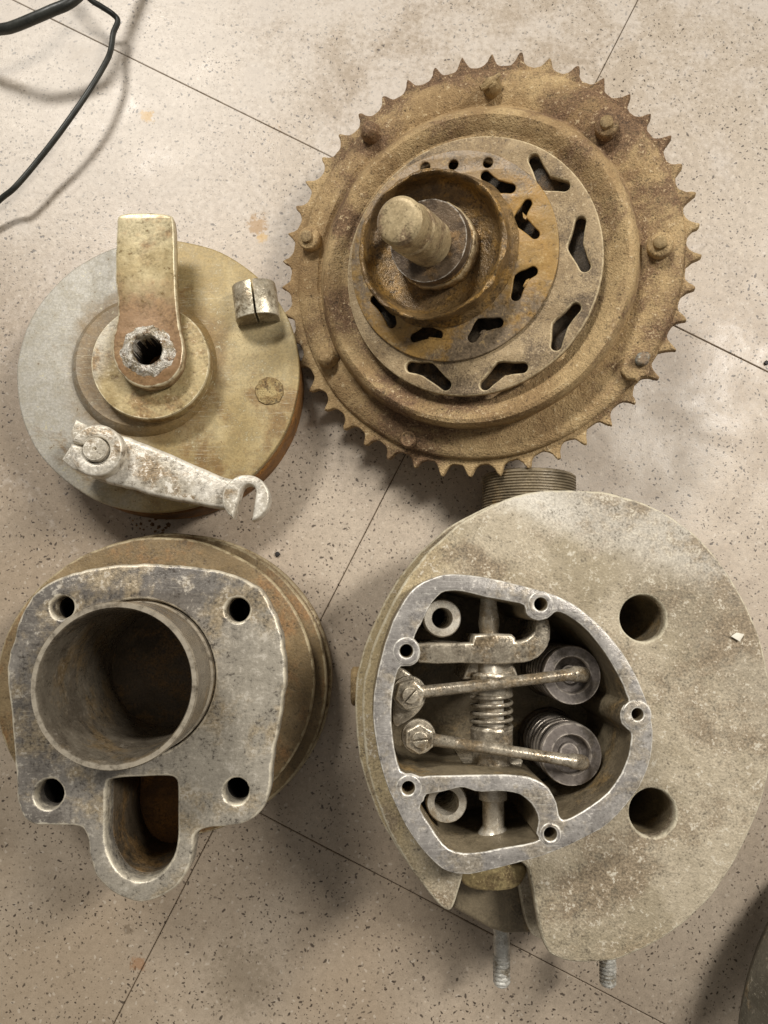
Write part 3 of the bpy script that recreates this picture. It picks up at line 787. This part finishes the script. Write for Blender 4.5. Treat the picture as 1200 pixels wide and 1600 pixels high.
for (x, y, r) in ((97, 949, 18), (371, 953, 19), (76, 1241, 23), (369, 1236, 20)):
    c = GF.pix(x, y); holes.append(circle(c[0], c[1], GF.rad(x, y, r), 28, .03))
ph = [(178, 1217), (222, 1214), (262, 1213), (274, 1218), (277, 1230), (277, 1270), (277, 1310), (270, 1340), (250, 1366), (220, 1377), (190, 1366), (172, 1340), (164, 1308), (165, 1270), (166, 1228)]
php = pixpts(GF, ph, 3)
holes.append(php)
plate('base_flange', GF, fpts, holes, 0, -.010, .0013, M['flange'], cy)
for (x, y, r) in ((97, 949, 18), (371, 953, 19), (76, 1241, 23), (369, 1236, 20)):
    c = GF.pix(x, y); R = GF.rad(x, y, r)
    lathe('stud_hole', GF, c, [(R * 1.25, -.0102), (R * 1.03, -.0102), (R * 1.03, -.044), (0, -.0445)], M['black'], cy, 28, caps=False)  # black walls and bottom paint the darkness of a deep hole
# spigot and bore in one turned liner
SPF = level(ZS)
tc = SPF.pix(178, 1071); ro = SPF.rad(178, 1071, 132); ri = SPF.rad(178, 1071, 119.5)
z1 = ZS * mm
lathe('liner', Frame((0, 0, 0)), tc, [(ri, .002), (ri, z1 - .004), (ri * 1.012, z1 - .001), (ri * 1.03, z1), (ro * .985, z1), (ro, z1 - .001), (ro, ZF * mm + .006), (ro * .985, ZF * mm + .005), (ro * .985, ZF * mm + .003), (ro * 1.01, ZF * mm + .002), (ro * 1.02, ZF * mm - .012), (ro * 1.16, ZF * mm - .02), (ro * 1.16, .03), (ro * 1.16, .002)], M['spigot'], cy, 96, closed=True)
# pushrod tunnel under the flange
cent = sum((Vector(p) for p in php), Vector((0, 0))) / len(php)
shell = [cent + (Vector(p) - cent) * 1.13 for p in php]
inner = [cent + (Vector(p) - cent) * 1.012 for p in php]
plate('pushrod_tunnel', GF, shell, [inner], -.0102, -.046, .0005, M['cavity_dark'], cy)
plate('tunnel_floor', GF, [cent + (Vector(p) - cent) * 1.1 for p in php], [], -.0455, -.050, .0005, M['rust'], cy)
# cooling fins
FT = 34
KF = level(FT)
fcn = KF.pix(243, 1068)
rx = .5 * ((Vector(KF.pix(493, 1068)) - Vector(KF.pix(-7, 1068))).length); ryy = .5 * ((Vector(KF.pix(243, 834)) - Vector(KF.pix(243, 1302))).length)
def ell(s, n=110): return [Vector((fcn[0] + rx * s * math.cos(2 * PI * k / n), fcn[1] + ryy * s * math.sin(2 * PI * k / n))) for k in range(n)]
hole_b = circle(tc[0], tc[1], ro * 1.1, 48)
def ell2(sc, ox, oy, n=110): return [Vector((fcn[0] + ox + rx * sc * math.cos(2 * PI * k / n), fcn[1] + oy + ryy * sc * math.sin(2 * PI * k / n))) for k in range(n)]
for i, (t_, b_, sc, ox, oy) in enumerate(((0, -.007, 1.0, 0, 0), (-.011, -.017, 1.055, .0012, -.001), (-.0205, -.0325, 1.07, .0018, -.001))):
    plate('cooling_fin', KF, rough(ell2(sc, ox, oy), .0006, 50, i), [hole_b], t_, b_, .0014, M['fin_iron'], cy)
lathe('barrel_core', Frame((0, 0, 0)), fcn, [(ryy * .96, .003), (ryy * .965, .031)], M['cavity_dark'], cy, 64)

# ------------------------------------------------------------------ cylinder head with rockers
hc0 = P(880, 1130, 0)
hd_ = thing('cylinder_head_casting', (hc0.x, hc0.y, 0), 'oxidised alloy cylinder head with open rocker box showing two rockers', 'cylinder head')
ZT, ZFIN = 90, 72
TOPF = level(ZT); FINF = level(ZFIN)
outer = [(685, 900), (715, 897), (755, 901), (800, 911), (850, 924), (880, 935), (912, 955), (948, 988), (980, 1030), (1004, 1078), (1017, 1118), (1021, 1155), (1013, 1200), (990, 1244), (952, 1286), (905, 1314), (850, 1337), (800, 1351), (745, 1365), (715, 1366), (690, 1357), (663, 1332), (634, 1290), (608, 1236), (591, 1180), (583, 1120), (587, 1065), (602, 1005), (622, 953), (650, 916)]
main = [(690, 927), (704, 923), (722, 924), (760, 933), (800, 941), (819, 946), (822, 957), (829, 966), (842, 970), (856, 967), (866, 958), (876, 957), (895, 967), (920, 988), (946, 1021), (966, 1055), (979, 1085), (982, 1096), (975, 1101), (969, 1114), (972, 1131), (983, 1142), (986, 1152), (982, 1180), (970, 1210), (950, 1238), (922, 1261), (893, 1277), (881, 1281), (874, 1274), (870, 1255), (858, 1232), (838, 1218), (810, 1211), (760, 1210), (700, 1211), (668, 1212), (656, 1213), (643, 1208), (626, 1205), (617, 1170), (612, 1130), (613, 1090), (619, 1056), (627, 1041), (641, 1041), (652, 1034), (658, 1020), (655, 1006), (647, 997), (653, 984), (664, 963), (676, 941)]
lower = [(667, 1242), (690, 1238), (712, 1232), (726, 1231), (742, 1237), (765, 1238), (790, 1237), (812, 1242), (830, 1256), (840, 1274), (841, 1290), (838, 1303), (842, 1312), (820, 1319), (780, 1326), (740, 1333), (712, 1331), (692, 1318), (673, 1291), (656, 1263), (662, 1252)]
screw = [(845, 944, 10), (635, 1017, 10), (996, 1116, 9), (638, 1231, 10), (860, 1303, 10)]
def hx(l, sm): return rough(pixpts(TOPF, l, sm), .00025, 300, len(l))
outp, mainp, lowp = hx(outer, 3), hx(main, 2), hx(lower, 2)
hol = [mainp, lowp]
for (x, y, r) in screw:
    c = TOPF.pix(x, y); hol.append(circle(c[0], c[1], TOPF.rad(x, y, r), 20, .03))
plate('rocker_box', TOPF, outp, hol, 0, -.055, .0008, M['face'], hd_, side=M['cavity'])
bosses = ((845, 944, 21), (635, 1017, 22), (995, 1117, 24), (639, 1231, 21), (860, 1303, 18))
for (x, y, r), (sx_, sy_, sr_) in zip(bosses, screw):
    f = TOPF; c = f.pix(x, y); R = f.rad(x, y, r)
    c2 = f.pix(sx_, sy_); R2 = f.rad(sx_, sy_, sr_)
    plate('screw_boss', f, circle(c[0], c[1], R, 32), [circle(c2[0], c2[1], R2 * 1.02, 20)], .0004, -.02, .0008, M['face'], hd_, side=M['cavity'])
# cavity floor
plate('cavity_floor', TOPF, [Vector(p) for p in outp], [], -.0552, -.060, .0004, M['cavity'], hd_)
# the big top fin with stud holes and the port notch
fin = [(890, 766), (840, 768), (790, 781), (740, 805), (700, 833), (660, 872), (625, 920), (596, 978), (577, 1030), (568, 1075), (566, 1120), (571, 1180), (582, 1230), (600, 1282), (624, 1330), (650, 1370), (676, 1403), (695, 1421), (704, 1423), (711, 1412), (722, 1376), (735, 1352), (800, 1344), (824, 1356), (829, 1376), (838, 1420), (848, 1468), (856, 1489), (868, 1497), (890, 1503), (930, 1504), (970, 1498), (1010, 1481), (1050, 1457), (1090, 1425), (1125, 1384), (1155, 1335), (1180, 1280), (1200, 1215), (1208, 1150), (1204, 1080), (1193, 1015), (1175, 965), (1150, 915), (1118, 868), (1080, 830), (1035, 800), (990, 780), (940, 768)]
finp = rough(pixpts(FINF, fin, 3), .0005, 120, 5)
fh = []
for (x, y, r) in ((1005, 966, 36), (1020, 1270, 37)):
    c = FINF.pix(x, y); fh.append(circle(c[0], c[1], FINF.rad(x, y, r), 40, .01))
oc = sum((Vector(p) for p in outp), Vector((0, 0))) / len(outp)
boxhole = [oc + (Vector(p) - oc) * .97 for p in outp]
plate('cooling_fin', FINF, finp, fh + [boxhole], 0, -.0062, .0013, M['head_cast'], hd_)
fcx = sum((Vector(p) for p in finp), Vector((0, 0))) / len(finp)
for i, (zt, s) in enumerate(((-.0165, 1.0), (-.033, .97), (-.049, .9))):
    # lower fins, cut short round the port
    q = []
    for p in finp:
        r = (Vector(p) - fcx) * s
        q.append(fcx + r + Vector((-.0028 if i == 0 else 0, 0)))
    plate('cooling_fin', FINF, q, fh if i == 9 else [circle(FINF.pix(x, y)[0], FINF.pix(x, y)[1], FINF.rad(x, y, 44), 32) for x, y in ((1005, 966), (1020, 1270))] + [boxhole], zt, zt - .005, .001, M['head_cast'], hd_)
for (x, y, r) in ((1005, 966, 36), (1020, 1270, 37)):
    c = FINF.pix(x, y); R = FINF.rad(x, y, r)
    lathe('stud_tube', FINF, c, [(R * 1.008, -.0025), (R * 1.008, -.066), (R * 1.19, -.066), (R * 1.19, -.0068), (R * 1.02, -.0066)], M['cavity'], hd_, 48, closed=True)
lathe('combustion_skirt', FINF, fcx, [(.034, -.0715), (.058, -.0715), (.060, -.069), (.060, -.060), (.02, -.056)], M['cavity_dark'], hd_, 72)
# boss peeping out on the left
b0 = P(576, 1072, 46); rod('side_boss', b0, b0 + Vector((-.0075, 0, 0)), [(0, .008), (.85, .008), (.97, .007), (1, .005)], M['dust_grey'], hd_, 28)

def pxr(x, y, z, r): return level(z).rad(x, y, r)
# bushes
for (x, y, r, ri_, zt) in ((691, 966, 30, 16, 79), (698, 1254, 33, 19, 74)):
    f = level(zt); c = f.pix(x, y); R = f.rad(x, y, r); Ri = f.rad(x, y, ri_)
    lathe('guide_bush', f, c, [(Ri, -.035), (Ri, -.0008), (Ri * 1.05, 0), (R * .93, 0), (R, -.0012), (R, -.006), (R * .93, -.0075), (R * .93, -.043)], M['bright'], hd_, 40, jit=.01)
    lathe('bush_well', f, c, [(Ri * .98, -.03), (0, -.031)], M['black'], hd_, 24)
# the lower upper web, standing below the gasket face
UR = level(78)
web = [(650, 1006), (700, 1005), (738, 1004), (742, 992), (800, 991), (806, 1002), (822, 999), (836, 986), (840, 968), (858, 968), (860, 998), (850, 1019), (830, 1033), (805, 1037), (770, 1038), (720, 1036), (655, 1036)]
plate('rocker_web', UR, rough(pixpts(UR, web, 2), .0002, 300, 2), [], 0, -.03, .0012, M['rocker'], hd_)
lw = level(70)
plate('rocker_pillar', lw, pixpts(lw, [(735, 1030), (800, 1030), (812, 1062), (722, 1062)], 0), [], 0, -.03, .0015, M['rocker'], hd_)
plate('rocker_pillar', lw, pixpts(lw, [(722, 1190), (818, 1190), (812, 1224), (730, 1224)], 0), [], 0, -.03, .0015, M['rocker'], hd_)
# rocker spindle and the spring between the rockers
z = 69
def al(y, x=768): return P(x, y, z)
px1 = PXM(768, 1120, z)
rod('rocker_spindle', al(935, 763), al(1322, 772), [(0, px1 * 13), (.04, px1 * 14), (.10, px1 * 17), (.15, px1 * 15), (.2, px1 * 20), (.78, px1 * 20), (.79, px1 * 22), (.815, px1 * 22), (.82, px1 * 17), (.92, px1 * 17), (.925, px1 * 19), (.945, px1 * 24), (.962, px1 * 25), (.968, px1 * 15), (1, px1 * 14)], M['bright'], hd_, 36)
rod('rocker_sleeve', al(1050), al(1086), [(0, px1 * 31), (.1, px1 * 33), (.9, px1 * 33), (1, px1 * 31)], M['rocker'], hd_, 36)
rod('rocker_sleeve', al(1134), al(1196), [(0, px1 * 31), (.06, px1 * 33), (.5, px1 * 33), (.55, px1 * 29), (.94, px1 * 31), (1, px1 * 30)], M['rocker'], hd_, 36)
def helix(c0, c1, r, turns, wire, mat, parent, name, per=22, taper=1.0):
    c0, c1 = Vector(c0), Vector(c1); n = (c1 - c0).normalized()
    fr = Frame(c0, n, Vector((1, 0, 0)) if abs(n.x) < .8 else Vector((0, 1, 0)))
    Lh = (c1 - c0).length; N = int(turns * per)
    pts = [fr.w(r * math.cos(2 * PI * k / per), r * math.sin(2 * PI * k / per), Lh * k / N) for k in range(N + 1)]
    return tube(name, pts, wire, mat, parent, 8, 60)
helix(al(1084), al(1136), px1 * 31, 4.2, px1 * 3.2, M['rocker'], hd_, 'spindle_spring')
# valve springs with their collars
for (x, y, r, zt) in ((894, 1055, 46, 72), (893, 1179, 49, 73)):
    f = level(zt); c = f.pix(x, y); R = f.rad(x, y, r)
    vsx = lathe('spring_collar', f, c, [(R * .93, -.0042), (R * .99, -.0035), (R, -.001), (R * .97, 0), (R * .64, 0), (R * .60, -.0008), (R * .58, -.0045), (R * .38, -.005), (R * .3, -.003), (0, -.0028)], M['spring'], hd_, 56)
    p0 = f.w(c[0], c[1], -.0345); p1 = f.w(c[0], c[1], -.0045)
    helix(p0, p1, R * .95, 6.3, R * .06, M['coil'], hd_, 'valve_spring', 30)
    helix(p0, p1, R * .68, 6.3, R * .07, M['coil'], hd_, 'valve_spring', 24)
    lathe('valve_guide', f, c, [(R * .4, -.036), (R * .34, -.012), (R * .2, -.006)], M['cavity_dark'], hd_, 24)
    lathe('spring_seat', f, c, [(R * 1.1, -.037), (R * 1.08, -.0345), (R * .4, -.0345)], M['cavity_dark'], hd_, 32)
# rocker arms
for (xa, ya, xb, yb, nx_, ny_, hexr, za) in ((672, 1080, 908, 1053, 641, 1086, 25, 80), (690, 1158, 906, 1190, 656, 1155, 25, 81)):
    pa, pm, pe = P(xa - 20, ya + (2 if yb < ya else -3), za - 1), P((xa + xb) / 2, (ya + yb) / 2, za + 1), P(xb - 26, yb + (2 if yb < ya else -3), za)
    q1, q2, q3 = P(xb - 8, yb, za - 1.2), P(xb + 2, yb + 1, za - 4.5), P(xb + 3, yb + 2, za - 9)
    w = PXM(xa, ya, za)
    ptsr = catmull([pa, pm, pe, q1, q2, q3], 6, False)
    rr = [w * (10.2 - 1.2 * math.sin(PI * min(1, i / 14)) + (2.2 if i > 14 else 0)) for i in range(len(ptsr))]
    arm_ = tube('rocker_arm', ptsr, rr, M['rocker'], hd_, 18, 60)
    nf = level(za + 2); nc = Vector(nf.pix(nx_, ny_)); R = nf.rad(nx_, ny_, hexr)
    # forged pad under the nut
    lathe('rocker_pad', nf, nc, [(R * .5, -.016), (R * 1.0, -.012), (R * 1.12, -.007), (R * 1.08, -.0055), (R * .3, -.005)], M['rocker'], arm_, 32)
    rot = .25 if ny_ < 1100 else .5
    hexo = [nc + Vector((math.cos(k * PI / 3 + rot), math.sin(k * PI / 3 + rot))) * R for k in range(6)]
    hexo = [a.lerp(b, t) for a, b in zip(hexo, hexo[1:] + hexo[:1]) for t in (0.06, .5, .94)]
    plate('adjuster_nut', nf, hexo, [], 0, -.0055, .0010, M['rocker'], arm_)
    # slotted screw: two half rounds with a gap
    sr2 = R * .5; sl = math.radians(48 if ny_ < 1100 else 8)
    for s in (0, PI):
        half = []
        for k in range(13):
            a = sl + s + .12 + (PI - .24) * k / 12
            half.append(nc + Vector((math.cos(a), math.sin(a))) * sr2)
        plate('adjuster_screw', nf, half, [], .0016, -.001, .0003, M['rocker'], arm_)
# dark forged block behind the upper adjuster
df = level(72)
plate('rocker_heel', df, pixpts(df, [(618, 1050), (640, 1052), (664, 1085), (660, 1105), (640, 1125), (614, 1132)], 3), [], 0, -.02, .001, M['rocker'], hd_)
# port behind the notch, its brass ring, studs and the threaded stub
pf = level(50)
plate('port_block', pf, pixpts(pf, [(722, 1340), (815, 1340), (828, 1385), (836, 1459), (790, 1460), (766, 1452), (708, 1420)], 0), [], 0, -.04, .0018, M['cavity'], hd_)
rf = level(64)
plate('brass_ring', rf, pixpts(rf, [(722, 1350), (818, 1350), (820, 1372), (810, 1386), (790, 1392), (768, 1393), (744, 1391), (727, 1384), (719, 1370)], 2), [], 0, -.012, .0012, M['brass'], hd_)
for (x0, y0, y1, z_, r, zinc) in ((784, 1440, 1541, 30, 14, 1), (950, 1478, 1540, 30, 13.5, 0)):
    w = PXM(x0, y1, z_) * r
    pa, pb_ = P(x0 - 1, y0, z_ + 1), P(x0, y1, z_)
    prof = [(0, w * .9), (.12, w * .94)] + ([(.2, w * .85), (.3, w * 1.0), (.45, w * .9)] if zinc else []) + thread_prof(.5 if zinc else .2, .95, w, w * .13, 7 if zinc else 8) + [(.97, w * .85), (1, w * .6)]
    rod('stud', pa, pb_, prof, M['zinc'], hd_, 28, ang=24)
ts0, ts1 = P(826, 850, 22), P(826, 742, 22)
tr = PXM(826, 760, 25) * 74
tr = min(tr, .0215)
Lts = (ts1 - ts0).length
rod('threaded_stub', ts0, ts1, [(0, tr * .97)] + thread_prof(.3, .97, tr, .0007, 17) + [(.98, tr * .96), (1, tr * .90), (1.0, tr * .7), (.8, tr * .68)], M['cavity'], hd_, 48, ang=20)

# ------------------------------------------------------------------ cables, loose bits
def cable(name, pts, r, label):
    w = [P(x, y, z_) for x, y, z_ in pts]
    o = tube(name, catmull(w, 10, False), r, M['cable'], None, 14, 60)
    tag(o, label, 'cable')
cable('cable', [(-120, 400, 4), (-50, 358, 6), (0, 312, 10), (24, 292, 13), (60, 250, 14), (95, 205, 16), (135, 148, 17), (164, 100, 15), (173, 78, 13), (177, 52, 12), (184, 33, 11), (176, 22, 12), (158, 10, 15), (140, -2, 17), (110, -35, 20), (60, -90, 20), (-20, -140, 10)], .0014, 'thin dark cable bent to a corner at top left')
cable('cable', [(220, -110, 14), (160, -45, 24), (115, 0, 30), (80, 17, 31), (50, 30, 30), (20, 42, 28), (0, 46, 26), (-60, 52, 18), (-140, 60, 6)], .0026, 'thicker dark cable crossing the top left corner')

cf_ = P(1152, 995, 72.6)
o = plate('paint_flake', Frame(cf_), [Vector((-.0027, .0002)), Vector((-.0004, .0017)), Vector((.0026, .0010)), Vector((.0006, -.0018))], [], .0006, 0, .0001, M['white_chip'])
tag(o, 'tiny white flake lying on the grey cylinder head', 'flake')
def crumb(x, y, r, mat, label, cat='crumb', name='dirt_crumb'):
    c = P(x, y, 0); R = PXM(x, y, 0) * r
    o = plate(name, Frame(c), rough(circle(0, 0, R, 10), R * .5, 900, x * .1), [], R * .9, 0, R * .3, M[mat], None, 60)
    tag(o, label, cat)
crumb(1197, 567, 3.5, 'black', 'small black crumb at the right edge beside the floor joint')
crumb(434, 866, 4, 'black', 'black crumb beside the upper right rim of the barrel fins')
# scattered rust flakes under the brake plate
rv, rfc = [], []
rnd = random.Random(3)
for k in range(30):
    t_ = rnd.random()
    x = rnd.gauss(236, 15); y = 796 + 46 * t_ ** 1.4 + rnd.gauss(0, 3)
    c = P(x, y, 0); R = rnd.uniform(.0003, .0014)
    b = len(rv); a0 = rnd.random() * 6
    for i in range(5):
        a = a0 + i * 2 * PI / 5; q = R * rnd.uniform(.6, 1.1)
        rv.append((c.x + q * math.cos(a), c.y + q * math.sin(a), .0001))
    rv.append((c.x, c.y, R * .7))
    rfc += [(b + i, b + (i + 1) % 5, b + 5) for i in range(5)]
o = from_data('rust_flakes', rv, rfc, M['crumb'])
o['kind'] = 'stuff'; tag(o, 'brown rust flakes fallen below the brake plate', 'rust flakes')

# ------------------------------------------------------------------ hub shell cut off by the lower right corner
dc = P(1560, 1660, 0)
dr = thing('wheel_drum', (dc.x, dc.y, 0), 'grey drum with a rusty face cut off by the lower right corner', 'drum')
DF = Frame(dc)
R = (P(1228, 1590, 45) - Vector((dc.x, dc.y, .045))).length
lathe('drum_shell', DF, (0, 0), [(R * .5, .001), (R * .94, .001), (R * .97, .006), (R, .014), (R, .040), (R * .985, .048), (R * .94, .054), (R * .86, .057), (R * .80, .057)], M['drum'], dr, 96)
lathe('drum_face', DF, (0, 0), [(R * .81, .050), (R * .80, .0565), (R * .76, .058), (R * .3, .0575), (0, .0575)], M['rust'], dr, 80)
